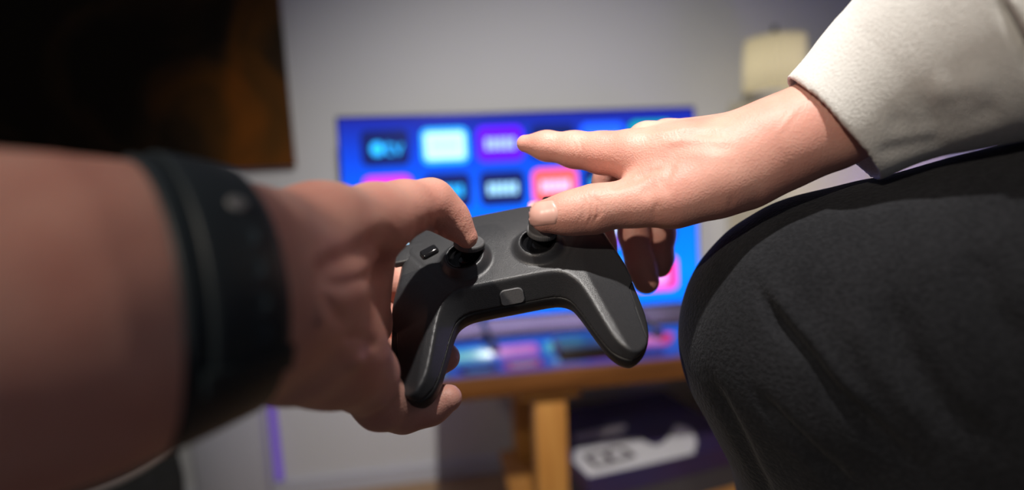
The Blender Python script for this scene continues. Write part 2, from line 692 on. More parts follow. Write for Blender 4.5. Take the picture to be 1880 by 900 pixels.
lathe('base', [(0.055, 0.0), (0.06, 0.002), (0.058, 0.010), (0.02, 0.014), (0.012, 0.03)], mat('lamp_base', (0.5, 0.5, 0.55), 0.4), lamp, (R3, LO), 40)
lathe('lamp_shade', [(0.074, 0.016), (0.0765, 0.018), (0.077, 0.09), (0.0745, 0.155), (0.072, 0.157), (0.071, 0.150)], SHADE, lamp, (R3, LO), 240, 0.05, 30)
lathe('cap', [(0.022, 0.157), (0.022, 0.163), (0.008, 0.168), (0.006, 0.19)], mat('lamp_cap', (0.04, 0.04, 0.04), 0.4), lamp, (R3, LO), 24)

# ------------------------------------------------------------------ bench
TZ = 0.535
fl = on_z(800, 702, TZ)
BY0, BY1 = on_z(1050, 677, TZ)[1], 1.56
LY = BY0 + 0.035
BX0, BX1 = fl[0], 0.90
bench = empty('tv_bench', ((BX0 + BX1) / 2, (BY0 + BY1) / 2, 0))
tag(bench, 'low glossy brown wooden bench carrying the television, with a shelf below', 'tv bench')
box('bench_top', (BX0, BY0 + 0.012, TZ - 0.047), (BX1, BY1, TZ), WOODTOP, bench, 0.002)
box('front_edge', (BX0, BY0, TZ - 0.047), (BX1, BY0 + 0.0118, TZ - 0.0005), EDGE, bench, 0.002)
lx0, lx1 = on_y(985, 800, LY)[0], on_y(1042, 800, LY)[0]
for x0, x1 in ((lx0, lx1), (BX1 - 0.085, BX1 - 0.085 + lx1 - lx0)):
    for y0 in (LY, 1.47):
        box('leg', (x0, y0, 0.0), (x1, y0 + 0.06, TZ - 0.075), WOOD, bench, 0.003)
    box('cross_beam', (x0 - 0.035, LY - 0.01, TZ - 0.075), (x1 + 0.03, 1.54, TZ - 0.0475), WOOD, bench, 0.003)
box('shelf', (lx0 - 0.04, BY0 + 0.01, 0.095), (BX1 - 0.05, 1.54, 0.12), WOOD, bench, 0.003)

# storage box on the shelf
BZ = 0.235
p_fl, p_fr, p_bl = on_z(1080, 884, BZ), on_z(1360, 814, BZ), on_z(1040, 752, BZ)
ex = (p_fr - p_fl)
ex[2] = 0
W_ = np.linalg.norm(ex) + 0.02
ex = ex / np.linalg.norm(ex)
ey = np.array([-ex[1], ex[0], 0])
D_ = float((p_bl - p_fl) @ ey)

NAVY = mat('navy_cardboard', (0.020, 0.022, 0.085), 0.35, noise=(7, (0.035, 0.018, 0.060), 0.3))
GREYB = mat('charcoal_cardboard', (0.045, 0.047, 0.055), 0.6)
crt = empty('product_box', p_fl + ex * W_ / 2 + ey * D_ / 2 - np.array([0, 0, BZ - 0.12]))
tag(crt, 'dark blue cardboard box with white print and a letter B on its lid', 'box')


def prism(name, poly, z0, z1, m, parent):
    n = len(poly)
    V = [(p[0], p[1], z0) for p in poly] + [(p[0], p[1], z1) for p in poly]
    Fc = [list(range(n))[::-1], [n + i for i in range(n)]] + [[i, (i + 1) % n, n + (i + 1) % n, n + i] for i in range(n)]
    ar = sum(poly[i][0] * poly[(i + 1) % n][1] - poly[(i + 1) % n][0] * poly[i][1] for i in range(n))
    if ar < 0:
        Fc = [f[::-1] for f in Fc]
    return mesh_obj(name, V, Fc, m, parent, smooth=False)


q = [p_fl, p_fl + ex * W_, p_fl + ex * W_ + ey * D_, p_fl + ey * D_]
qi = [p_fl + (ex + ey) * 0.003, p_fl + ex * (W_ - 0.003) + ey * 0.003, p_fl + ex * (W_ - .003) + ey * (D_ - 0.003), p_fl + ex * .003 + ey * (D_ - 0.003)]
prism('carton', qi, 0.1205, BZ - 0.05, GREYB, crt)
lid = prism('lid', q, BZ - 0.05, BZ, NAVY, crt)
WPRINT = mat('white_print', (0.62, 0.62, 0.64), 0.5)
main = [(1052, 848), (1082, 876), (1180, 855), (1274, 833), (1279, 812), (1272, 793), (1258, 784), (1240, 782), (1232, 795), (1222, 810), (1206, 819), (1190, 815), (1176, 806), (1150, 806), (1100, 815), (1056, 826)]
bar = [(1054, 810), (1055, 798), (1100, 788), (1146, 780), (1151, 786), (1136, 796), (1100, 804)]
for pl in (main, bar):
    prism('print', [on_z(x, y, BZ) for x, y in pl], BZ, BZ + 0.0006, WPRINT, lid)


def text_mesh(name, s, size, A, O, m, parent, ext=0.0004, off=0.0):
    cu = bpy.data.curves.new(name, 'FONT')
    cu.body, cu.size, cu.extrude = s, size, ext
    cu.offset = off
    cu.align_x, cu.align_y = 'CENTER', 'CENTER'
    t = bpy.data.objects.new(name + '_tmp', cu)
    COL.objects.link(t)
    dg = bpy.context.evaluated_depsgraph_get()
    me = t.evaluated_get(dg).to_mesh()
    V = np.array([v.co for v in me.vertices])
    Fc = [list(p.vertices) for p in me.polygons]
    t.evaluated_get(dg).to_mesh_clear()
    bpy.data.objects.remove(t)
    bpy.data.curves.remove(cu)
    return mesh_obj(name, V @ np.asarray(A).T + np.asarray(O), Fc, m, parent, smooth=False)


gv, gf = [], []
loops = [[(1077, 839), (1104, 831), (1112, 834), (1121, 826), (1142, 824), (1162, 838), (1126, 849), (1093, 857), (1077, 839)], [(1111, 834), (1125, 849)]]
for lp_ in loops:
    W3 = [on_z(x, y, BZ) for x, y in lp_]
    for p, q_ in zip(W3[:-1], W3[1:]):
        d = (q_ - p) / np.linalg.norm(q_ - p)
        nn_ = np.array([-d[1], d[0], 0]) * 0.0072
        p, q_ = p - d * 0.004, q_ + d * 0.004
        k = len(gv)
        zt = np.array([0, 0, 0.0012 + 0.00002 * len(gf)])
        gv += [p - nn_ + zt, q_ - nn_ + zt, q_ + nn_ + zt, p + nn_ + zt]
        gf.append([k, k + 1, k + 2, k + 3])
mesh_obj('letter', gv, gf, mat('dark_print', (0.03, 0.015, 0.025), 0.5), lid, smooth=False)

# ------------------------------------------------------------------ television
TVY = 1.42
c_l, c_r = on_y(633, 400, TVY)[0], on_y(1283, 380, TVY)[0]
TW = 0.955
tx0 = (c_l + c_r) / 2 - TW / 2
tzb = on_y(960, 577, TVY)[2]
TH = TW * 9 / 16
LEAN = math.radians(4.0)
UX = np.array([1.0, 0, 0])
UZ = np.array([0, math.sin(LEAN), math.cos(LEAN)])
UN = np.array([0, -math.cos(LEAN), math.sin(LEAN)])
TA = np.stack([UX, UZ, UN], 1)
T0 = np.array([tx0, TVY, tzb])
tv = empty('television', (tx0 + TW / 2, TVY, TZ))
tag(tv, 'flat television showing a blue menu of app tiles, standing on the wooden bench', 'television')


def tvbox(name, u0, u1, v0, v1, n0, n1, m, parent, bevel=0.0):
    bm = box_bm((u0, v0, n0), (u1, v1, n1), bevel)
    for v in bm.verts:
        v.co = Vector(T0 + TA @ np.array(v.co))
    return bm_obj(name, bm, m, parent, smooth=bevel > 0)


tvbox('housing', -0.006, TW + 0.006, -0.010, TH + 0.006, -0.035, -0.001, BLACKP, tv, 0.003)
tvbox('rear_cover', 0.15, TW - 0.15, 0.03, TH - 0.14, -0.065, -0.035, BLACKP, tv, 0.006)

tvbox('bias_light', 0.06, TW - 0.06, 0.015, 0.030, -0.046, -0.0355, emit('lavender_led', (0.62, 0.50, 1.0), 24.0), tv, 0.002)


def screen_mat():
    m, nt, b = new_mat('screen_blue')
    tc = nt.nodes.new('ShaderNodeTexCoord')
    sp = nt.nodes.new('ShaderNodeSeparateXYZ')
    mr = nt.nodes.new('ShaderNodeMapRange')
    mr.inputs[1].default_value, mr.inputs[2].default_value = 0.0, TH
    r = nt.nodes.new('ShaderNodeValToRGB')
    e = r.color_ramp.elements
    e[0].position, e[0].color = 0.0, (0.0, 0.15, 0.95, 1)
    e[1].position, e[1].color = 1.0, (0.008, 0.012, 0.22, 1)
    k = e.new(0.16)
    k.color = (0.0, 0.19, 1.0, 1)
    k = e.new(0.55)
    k.color = (0.0, 0.11, 0.90, 1)
    k = e.new(0.80)
    k.color = (0.003, 0.045, 0.55, 1)
    nt.links.new(tc.outputs['Object'], sp.inputs[0])
    nt.links.new(sp.outputs['Z'], mr.inputs[0])
    nt.links.new(mr.outputs[0], r.inputs['Fac'])
    b.inputs['Base Color'].default_value = (0.005, 0.005, 0.005, 1)
    b.inputs['Roughness'].default_value = 0.1
    b.inputs['Specular IOR Level'].default_value = 0.2
    nt.links.new(r.outputs['Color'], b.inputs['Emission Color'])
    b.inputs['Emission Strength'].default_value = 1.6
    return m


scr = tvbox('screen', 0.0, TW, 0.0, TH, -0.001, 0.0, screen_mat(), tv)
ems = {}


def em(c, s=1.0):
    k = (tuple(c), s)
    if k not in ems:
        ems[k] = emit('screen_pixels', c, s)
    return ems[k]


def rrect(name, u, v, w, h, r, n, m, parent, seg=6):
    pts = []
    for cx, cy, a0 in ((u + w / 2 - r, v + h / 2 - r, 0), (u - w / 2 + r, v + h / 2 - r, 90), (u - w / 2 + r, v - h / 2 + r, 180), (u + w / 2 - r, v - h / 2 + r, 270)):
        for i in range(seg + 1):
            a = math.radians(a0 + 90 * i / seg)
            pts.append((cx + r * math.cos(a), cy + r * math.sin(a)))
    nn = len(pts)
    V = [T0 + TA @ np.array([x, y, n]) for x, y in pts] + [T0 + TA @ np.array([x, y, 0.0001]) for x, y in pts]
    Fc = [list(range(nn))] + [[nn + i, nn + (i + 1) % nn, (i + 1) % nn, i] for i in range(nn)]
    return mesh_obj(name, V, Fc, m, parent, smooth=False)


CU = [0.118, 0.278, 0.430, 0.580, 0.725, 0.868]
RV = [0.855, 0.635, 0.40, 0.155]
NV, CY, WH = (0.002, 0.008, 0.09), (0.02, 0.42, 1.0), (0.60, 0.85, 1.0)
tiles = [
    [(NV, CY), ((0.02, 0.42, 1.0), (0.42, 0.90, 1.0)), ((0.10, 0.0, 1.0), (0.32, 0.50, 1.0)), (NV, (0.01, 0.2, 0.8)), ((0.01, 0.10, 1.0), (0.2, 0.4, 1.0)), ((0.0, 0.32, 0.30), (0.2, 0.6, 0.6))],
    [((0.60, 0.03, 0.60), (0.8, 0.4, 0.9)), (NV, CY), (NV, (0.35, 0.70, 1.0)), ((1.0, 0.10, 0.10), (0.95, 0.55, 0.95)), (NV, CY), ((0.01, 0.12, 0.8), WH)],
    [((0.0, 0.2, 0.5), WH), (NV, CY), ((0.5, 0.05, 0.3), WH), ((0.0, 0.3, 1.0), WH), ((0.3, 0.1, 0.9), WH), ((0.005, 0.03, 0.30), (0.02, 0.08, 0.5))],
    [((0.0, 0.4, 1.0), WH), ((0.05, 0.65, 1.0), (0.50, 0.95, 1.0)), ((0.75, 0.2, 0.95), (0.9, 0.5, 1.0)), ((0.1, 0.7, 1.0), (0.55, 0.95, 1.0)), ((0.05, 0.3, 1.0), WH), ((0.95, 0.02, 0.22), (0.88, 0.30, 0.90))],
]
tw, th = 0.128 * TW, 0.172 * TH
for ri, row in enumerate(tiles):
    for ci, (bg, fg) in enumerate(row):
        u, v = CU[ci] * TW, RV[ri] * TH
        t = rrect('app_tile', u, v, tw, th, 0.018, 0.0006, em(bg, 1.6), scr)
        fm = em(fg, 1.7)
        if (ri, ci) == (0, 0):
            rrect('app_mark', u - 0.020, v - 0.002, 0.034, 0.036, 0.0165, 0.0012, fm, scr)
            text_mesh('app_mark', 'tv', 0.062, TA, T0 + TA @ np.array([u + 0.022, v, 0.0008]), fm, scr)
        elif (ri, ci) == (0, 1):
            rrect('app_mark', u, v, tw * 0.84, th * 0.74, 0.010, 0.0012, em((0.50, 0.92, 1.0), 1.5), scr)
            for k in range(7):
                rrect('app_mark', u - 0.030 + 0.010 * k, v + 0.002, 0.004, 0.018, 0.0015, 0.0018, em((0.33, 0.50, 0.85), 1.1), scr)
        elif (ri, ci) == (3, 5):
            rrect('app_mark', u - 0.004, v, tw * 0.62, th * 0.66, 0.010, 0.0012, fm, scr)
        else:
            n = 5
            wid = 0.012
            for k in range(n):
                rrect('app_mark', u + (k - 2) * 0.0165, v, wid, 0.030, 0.004, 0.0012, fm, scr)

for fx in (on_z(905, 660, TZ)[0], tx0 + TW - 0.21):
    ft = empty('foot', (0, 0, 0))
    ft.parent = tv
    ft.location = Vector((fx, TVY, TZ)) - tv.location
    bm = bmesh.new()
    top = np.array([fx - 0.01, TVY - 0.01, tzb + 0.012])

    def bar_bm(p, q_, r):
        d = Vector(q_) - Vector(p)
        mtx = Matrix.Translation((Vector(p) + Vector(q_)) / 2) @ d.to_track_quat('Z', 'Y').to_matrix().to_4x4()
        bmesh.ops.create_cone(bm, cap_ends=True, segments=10, radius1=r, radius2=r, depth=d.length, matrix=mtx)
    bar_bm(top, (fx + 0.012, TVY - 0.165, TZ + 0.007), 0.0068)
    bar_bm(top, (fx + 0.012, TVY + 0.10, TZ + 0.007), 0.0068)
    V = [tuple(v.co) for v in bm.verts]
    bm.verts.index_update()
    Fc = [[v.index for v in f.verts] for f in bm.faces]
    bm.free()
    mesh_obj('foot_bar', V, Fc, BLACKP, ft, smooth=True)
    box('foot_pad', (fx + 0.002, TVY - 0.185, TZ + 0.0002), (fx + 0.022, TVY - 0.155, TZ + 0.012), BLACKP, ft, 0.003)

# media box and a small clip on the bench
m0, m1 = on_z(1030, 660, TZ), on_z(1150, 652, TZ)
sb = empty('media_box', ((m0[0] + m1[0]) / 2, m0[1] + 0.05, TZ))
tag(sb, 'flat black media box lying on the bench in front of the television', 'media box')
box('case', (m0[0], m0[1], TZ + 0.003), (m1[0], m0[1] + 0.10, TZ + 0.022), BLACKP, sb, 0.006, 3)
box('base', (m0[0] + 0.01, m0[1] + 0.01, TZ + 0.0002), (m1[0] - 0.01, m0[1] + 0.09, TZ + 0.003), RUBBER, sb)

# ------------------------------------------------------------------ game controller
r_, t_ = math.radians(11.0), math.radians(45.0)
CA = np.stack([np.array([1, 0, 0.0]), np.array([0, math.sin(t_), -math.cos(t_)]), np.array([0, math.cos(t_), math.sin(t_)])], 1)
CA = np.array([[math.cos(r_), -math.sin(r_), 0], [math.sin(r_), math.cos(r_), 0], [0, 0, 1]]) @ CA
CD = 0.323
CO = cs(922, 465, CD)


def ctl(P):                                   # controller mm -> world
    return to_world(CO + (np.asarray(P, float) / 1000.0) @ CA.T)


CAW = RC @ CA                                 # controller axes in world
half = [(0, -29), (12, -29), (22, -29.2), (28, -30.5), (32.5, -34.5), (36, -43), (40, -56), (44.5, -69), (49.5, -76), (56.5, -78.5), (64.5, -73), (69.8, -62), (72, -44), (70.5, -22), (66.5, 2), (63, 22), (57, 36), (45, 43), (22, 45.5), (0, 46)]
pts = [(x, y) for x, y in half] + [(-x, y) for x, y in half[-2:0:-1]]
P0 = np.array(pts, float)


def catmull(P, m=6):
    out = []
    n = len(P)
    for i in range(n):
        a, b, c, d = P[i - 1], P[i], P[(i + 1) % n], P[(i + 2) % n]
        for k in range(m):
            t = k / m
            out.append(0.5 * ((2 * b) + (-a + c) * t + (2 * a - 5 * b + 4 * c - d) * t * t + (-a + 3 * b - 3 * c + d) * t ** 3))
    return np.array(out)


OUT = catmull(P0, 5)


def inside_dist(X, Y):
    """signed distance to the outline, positive inside"""
    P = np.stack([X.ravel(), Y.ravel()], 1)
    best = np.full(len(P), 1e9)
    ins = np.zeros(len(P), bool)
    n = len(OUT)
    for i in range(n):
        a, b = OUT[i], OUT[(i + 1) % n]
        ba = b - a
        t = np.clip(((P - a) @ ba) / (ba @ ba), 0, 1)
        best = np.minimum(best, ((P - a - t[:, None] * ba) ** 2).sum(1))
        cr = ((a[1] > P[:, 1]) != (b[1] > P[:, 1]))
        xi = a[0] + (P[:, 1] - a[1]) / (ba[1] if abs(ba[1]) > 1e-9 else 1e-9) * ba[0]
        ins ^= cr & (P[:, 0] < xi)
    d = np.sqrt(best)
    return np.where(ins, d, -d).reshape(X.shape)


def smin(a, b, k):
    h = np.clip(0.5 + 0.5 * (b - a) / k, 0, 1)
    return b * (1 - h) + a * h - k * h * (1 - h)


CH = 0.8
gx = np.arange(-76, 76.01, CH)
gy = np.arange(-83, 50.01, CH)
gz = np.arange(-44, 7.01, CH)
GX, GY = np.meshgrid(gx, gy, indexing='ij')
DI = inside_dist(GX, GY)
ax_ = np.abs(GX)
s_ = 0.83 * (ax_ - 44) - 0.55 * (GY + 4)      # beyond this line the grip panel slopes down
face = -0.17 * np.maximum(0, s_) - 0.40 * np.maximum(0, np.abs(GX) - (45 + 0.2 * np.clip(-25 - GY, 0, 60))) * np.clip((-8 - GY) / 25, 0, 1) - 0.004 * np.maximum(0, GY - 10) ** 2
face = face - 0.55 * np.exp(-(s_ / 0.9) ** 2) * (GY > -22) * (GY < 30)
edge = -16.5 + 2.05 * np.maximum(DI, 0)       # front bevel
edge_o = -16.5 + 20.0 * np.sqrt(np.clip(1 - (1 - np.clip(DI, 0, 17) / 17) ** 2, 0, 1))
xr = 45 + 0.2 * np.clip(-25 - GY, 0, 60)      # ridge of the grips
wo = np.clip((ax_ - xr) / 8 + 0.5, 0, 1)
wo = np.maximum(wo, np.clip((GY - 5) / 10, 0, 1))
edge = edge * (1 - wo) + edge_o * wo
topz = smin(face, edge, 1.6)
for sx in (-22, 22):
    rr = np.hypot(GX - sx, GY)
    u = np.clip((16.2 - rr) / 5.2, 0, 1)
    topz = topz + 5.0 * u * u * (3 - 2 * u) * 1.0
    hole = np.clip((10.2 - rr) / 1.2, 0, 1)
    topz = topz * (1 - hole) + (-6.0) * hole
botz = -17.0 - 17 * np.sqrt(np.clip(1 - (1 - np.clip(DI, 0, 14) / 14) ** 2, 0, 1)) + 0.10 * np.clip(GY, 0, 60)
Zg = gz[None, None, :]
fz = np.maximum((Zg - topz[..., None]) * 0.6, (botz[..., None] - Zg) * 0.6)
fz = np.maximum(fz, -DI[..., None])
ctlr = empty('game_controller', ctl((0, 0, -30)))
tag(ctlr, 'black twin-stick game controller held between the two hands', 'game controller')
for nm, f, m in (('upper_shell', np.maximum(fz, -15.2 - Zg), PLASTIC), ('lower_shell', np.maximum(fz + 0.35, Zg + 15.0), PLASTIC2)):
    V, Q = surface_nets(f, np.array([gx[0], gy[0], gz[0]]), CH)
    V = smooth_verts(V, Q, 2, 0.5)
    mesh_obj(nm, ctl(V), Q, m, ctlr)


def rot_axes(A, ax, deg):
    a = math.radians(deg)
    k = np.asarray(ax, float)
    k = k / np.linalg.norm(k)
    K = np.array([[0, -k[2], k[1]], [k[2], 0, -k[0]], [-k[1], k[0], 0]])
    return (np.eye(3) + math.sin(a) * K + (1 - math.cos(a)) * (K @ K)) @ A


mm = 0.001
for sx, tilt_axis, tilt in ((-22, (-1.0, 0.9, 0), 22), (22, (-0.7, 1, 0), 15)):
    st = empty('thumbstick', (0, 0, 0))
    st.parent = ctlr
    base = ctl((sx, 0, 0))
    st.location = Vector(base) - ctlr.location
    L = rot_axes(np.eye(3), tilt_axis, tilt)
    A = CAW @ L
    piv = ctl((sx, 0, -6.5))
    lathe('collar', [(10.35 * mm, 1.0 * mm), (10.9 * mm, 3.4 * mm), (10.4 * mm, 4.6 * mm), (9.9 * mm, 4.5 * mm), (9.5 * mm, 1.0 * mm)], GLOSS, st, (CAW, ctl((sx, 0, 0.7))), 48)
    dome = [(9.4 * mm * math.cos(a), 9.4 * mm * math.sin(a) * 0.95) for a in np.linspace(-0.1, 1.15, 9)]
    lathe('dome', dome, GLOSS, st, (A, piv), 48)
    lathe('stem', [(4.6 * mm, 7 * mm), (4.4 * mm, 13 * mm), (6.5 * mm, 15 * mm)], GLOSS, st, (A, piv), 32)
    cap = [(5.5, 14.2), (8.2, 14.4), (9.0, 15.0), (9.2, 15.8), (9.2, 17.2), (8.9, 18.0), (8.1, 18.4), (7.2, 18.0), (4.5, 17.3), (0.3, 17.1)]
    V, Fc = [], []
    n = 144
    for k, (r, z) in enumerate(cap):
        for i in range(n):
            a = 2 * math.pi * i / n
            kn = 0.16 if (1 <= k <= 5 and i % 3 == 0) else 0.0
            V.append(((r - kn) * math.cos(a) * mm, (r - kn) * math.sin(a) * mm, z * mm))
    for k in range(len(cap) - 1):
        for i in range(n):
            j = (i + 1) % n
            Fc.append([k * n + i, k * n + j, (k + 1) * n + j, (k + 1) * n + i])
    Fc.append(list(range(n))[::-1])
    mesh_obj('stick_cap', np.array(V) @ A.T + piv, Fc, RUBBER, st)


def ctl_box(name, c, s, bevel, m, axes=None, seg=3):
    bm = box_bm(-np.array(s) / 2, np.array(s) / 2, bevel, seg)
    A = np.eye(3) if axes is None else axes
    for v in bm.verts:
        v.co = Vector(ctl(A @ np.array(v.co) + np.array(c)))
    return bm_obj(name, bm, m, ctlr, smooth=True)


# tab on the front bevel, small buttons, d-pad, face buttons, bumpers and triggers
fa = math.atan2(2.05, 1.0)
FA = np.stack([np.array([1, 0, 0.0]), np.array([0, math.cos(fa), math.sin(fa)]), np.array([0, -math.sin(fa), math.cos(fa)])], 1)
tb = []
for cx_, cy_, a0 in ((3.6, 1.5, 0), (-3.6, 1.5, 90), (-4.6, -2.5, 180), (4.6, -2.5, 270)):
    rad = 3.2 if cy_ > 0 else 2.2
    for i in range(7):
        a = math.radians(a0 + 15 * i)
        tb.append((cx_ + rad * math.cos(a), cy_ + rad * math.sin(a)))
ntb = len(tb)
TBV = []
for sc_, z_ in ((1.0, -1.0), (1.0, 0.55), (0.95, 0.8)):
    TBV += [ctl(FA @ np.array([x * sc_, y * sc_, z_]) + np.array([1.0, -26.0, -9.6])) for x, y in tb]
TBF = [[k * ntb + i, k * ntb + (i + 1) % ntb, (k + 1) * ntb + (i + 1) % ntb, (k + 1) * ntb + i] for k in range(2) for i in range(ntb)]
TBF.append([2 * ntb + i for i in range(ntb)])
mesh_obj('front_tab', TBV, TBF, TAB, ctlr, smooth=False)
ctl_box('menu_button', (-43.5, 12, 0.3), (11.0, 7.0, 4.6), 1.7, GLOSS, _rz(math.radians(25)))
ctl_box('menu_button', (39.5, 14.5, 0.3), (9.5, 5.5, 3.6), 1.7, GLOSS, _rz(math.radians(-25)))
ctl_box('direction_pad', (-57, 17, -3.0), (20, 15, 5.0), 1.5, PLASTIC)
for dx, dy in ((7.5, 0), (-7.5, 0), (0, 7.5), (0, -7.5)):
    lathe('face_button', [(4 * mm, -3 * mm), (4 * mm, 1.2 * mm), (3.5 * mm, 1.8 * mm), (0.3 * mm, 2.0 * mm)], GLOSS, ctlr, (CAW, ctl((51 + dx, 18 + dy, -1.5))), 24)
for sx in (-1, 1):
    ctl_box('bumper', (sx * 46, 43.0, -9.0), (30, 9, 9), 2.5, GLOSS, _rz(math.radians(-12 * sx)))
    ctl_box('trigger', (sx * 48, 44.0, -21), (22, 14, 14), 4.0, PLASTIC2, _rz(math.radians(-12 * sx)))

# ------------------------------------------------------------------ the person
S = 0.798
DR = -0.008
person = empty('person', to_world(cs(1700, 900, 0.30)))
tag(person, 'person in white sweatshirt and black trousers, hands on the game controller', 'person')

# right hand and forearm
RH = SDF()
RH.chain([(2150, -125, .285, 120), (1900, 10, .322, 98), (1720, 110, .352, 84), (1640, 160, .36, 84), (1520, 225, .378, 80), (1420, 268, .386, 79), (1340, 300, .392, 80)], 0.012, S, DR)
# metacarpals, index to little finger
RH.chain([(1345, 292, .392, 66), (1250, 286, .400, 56), (1158, 284, .411, 43)], 0.010, S, DR)
RH.chain([(1350, 276, .404, 60), (1188, 262, .430, 38)], 0.010, S, DR)
RH.chain([(1355, 268, .413, 54), (1224, 256, .446, 36)], 0.010, S, DR)
RH.chain([(1360, 266, .420, 50), (1258, 252, .460, 33)], 0.010, S, DR)
# thumb
RH.chain([(1360, 316, .388, 68), (1300, 336, .386, 61), (1235, 362, .387, 51), (1165, 374, .390, 41)], 0.010, S, DR)
RH.chain([(1165, 374, .390, 39), (1120, 378, .392, 37), (1086, 385, .394, 41), (1045, 392, .395, 36), (1003, 397, .396, 31)], 0.007, S, DR)
# web between thumb and index
RH.chain([(1200, 300, .405, 44), (1190, 345, .398, 36)], 0.012, S, DR)
# index finger
RH.chain([(1158, 284, .408, 42), (1105, 281, .418, 36), (1055, 275, .428, 31), (1003, 268, .436, 25), (964, 264, .442, 16)], 0.006, S, DR)
# middle, ring and little fingers hang behind
RH.chain([(1188, 264, .430, 37), (1120, 330, .462, 30), (1100, 395, .468, 27), (1108, 446, .462, 22), (1116, 470, .458, 19)], 0.004, S, DR)
RH.chain([(1224, 258, .446, 36), (1160, 340, .482, 30), (1163, 430, .484, 28), (1177, 490, .478, 27), (1186, 516, .474, 24)], 0.004, S, DR)
RH.chain([(1258, 254, .460, 32), (1216, 345, .492, 27), (1214, 430, .492, 25), (1212, 475, .490, 23), (1211, 490, .488, 20)], 0.004, S, DR)
h = 0.0009
V_, lo_, _a = RH.grid(h)
V, Q = surface_nets(V_, lo_, h)
V = smooth_verts(V, Q, 2, 0.5)
n0, n1 = 0.27, 0.36
cr = []
for k, x in enumerate((1066, 1073, 1081, 1090, 1098)):           # wrinkles over the thumb joint
    top_y, bot_y = 352 + 3 * abs(k - 2), 418 - 4 * abs(k - 2)
    bow = (5, 2, 6, 8, 6)[k]
    cr.append(([(x - 4, top_y), (x + bow, (top_y * 2 + bot_y) / 3), (x + bow, (top_y + 2 * bot_y) / 3), (x - 5, bot_y)], 2.3, (0.00035, 0.00045, 0.0005, 0.00065, 0.0004)[k], n0, n1))
cr += [
    ([(1186, 318), (1165, 330), (1140, 338), (1118, 345)], 7, 0.0011, n0, n1),       # fold between index and thumb
    ([(1215, 308), (1192, 315), (1172, 327)], 4, 0.0008, n0, n1),
    ([(1240, 300), (1225, 325), (1205, 340)], 8, 0.0006, n0, n1),
    ([(1170, 360), (1200, 345), (1240, 345)], 14, 0.0007, n0, n1),
    ([(1205, 262), (1280, 258), (1350, 262)], 9, -0.0007, n0, n1),                   # tendons
    ([(1180, 250), (1260, 236), (1350, 236)], 8, -0.0006, n0, n1),
    ([(1190, 285), (1280, 283), (1360, 290)], 12, -0.0004, n0, n1),
    ([(1165, 236), (1200, 240), (1260, 232)], 5, 0.0004, n0, n1),
    ([(1050, 256), (1058, 275), (1052, 296)], 3, 0.00025, n0, n1 + .05),             # index joints
    ([(1062, 254), (1069, 275), (1063, 298)], 3, 0.00025, n0, n1 + .05),
    ([(1006, 252), (1011, 268), (1006, 284)], 3, 0.0002, n0, n1 + .05),
    ([(1440, 218), (1450, 226)], 30, -0.0003, n0, n1),                               # wrist bone
    ([(1205, 408), (1200, 390), (1210, 370)], 5, 0.0003, n0, n1),
    ([(1340, 382), (1345, 360)], 6, 0.0003, n0, n1),
]
V = creases(V, Q, cr)
V = V + normals(V, Q) * (vnoise(V, 300, 3) * 0.00012)[:, None]
arm_r = mesh_obj('arm', to_world(V), Q, SKIN, person)
arm_r['label'] = 'right forearm and hand, thumb on the stick and index finger pointing'


def project_patch(sdf, grid_px, d0=0.2, d1=0.5):
    """walk each pixel ray until it meets the sdf surface"""
    G = np.asarray(grid_px, float).reshape(-1, 2)
    dirs = np.stack([(G[:, 0] - 940) / F, (450 - G[:, 1]) / F, -np.ones(len(G))], 1)
    t = np.full(len(G), d0)
    for _ in range(90):
        t = np.minimum(t + sdf.eval(dirs * t[:, None]) * 0.7, d1)
    P = dirs * t[:, None]
    e = 1e-4
    N = np.stack([sdf.eval(P + e * np.eye(3)[i]) - sdf.eval(P - e * np.eye(3)[i]) for i in range(3)], 1)
    N /= np.linalg.norm(N, axis=1, keepdims=True) + 1e-12
    return P, N


def nail(sdf, c, ux, uy, parent, lift=0.0006, d0=0.2, d1=0.5, nu=22, nv=16):
    """c centre px; ux = half length vector to the tip; uy = half width vector"""
    g, w = [], []
    for i in range(nu):
        for j in range(nv):
            a, b = -1 + 2 * i / (nu - 1), -1 + 2 * j / (nv - 1)
            sq = 1 - 0.30 * max(0, -a) * b * b                       # rounded cuticle
            a2 = a * sq if a < 0 else a * (1 - 0.16 * b * b)
            g.append((c[0] + ux[0] * a2 + uy[0] * b, c[1] + ux[1] * a2 + uy[1] * b))
            e = min(1 - abs(b), (1 + a) * 0.8)
            w.append(min(1.0, e * 5))
    P, N = project_patch(sdf, g, d0, d1)
    w = np.array(w)
    P = P + N * (-0.00025 + (lift + 0.00025) * np.sqrt(np.clip(w, 0, 1)))[:, None]
    Fc = [[i * nv + j, i * nv + j + 1, (i + 1) * nv + j + 1, (i + 1) * nv + j] for i in range(nu - 1) for j in range(nv - 1)]
    f0 = Fc[len(Fc) // 2]
    nrm = np.cross(P[f0[1]] - P[f0[0]], P[f0[3]] - P[f0[0]])
    if nrm @ N[f0[0]] < 0:
        Fc = [f[::-1] for f in Fc]
    return mesh_obj('fingernail', to_world(P), Fc, NAIL, parent)


nail(RH, (998, 392), (-27, 3), (3, 23), arm_r)

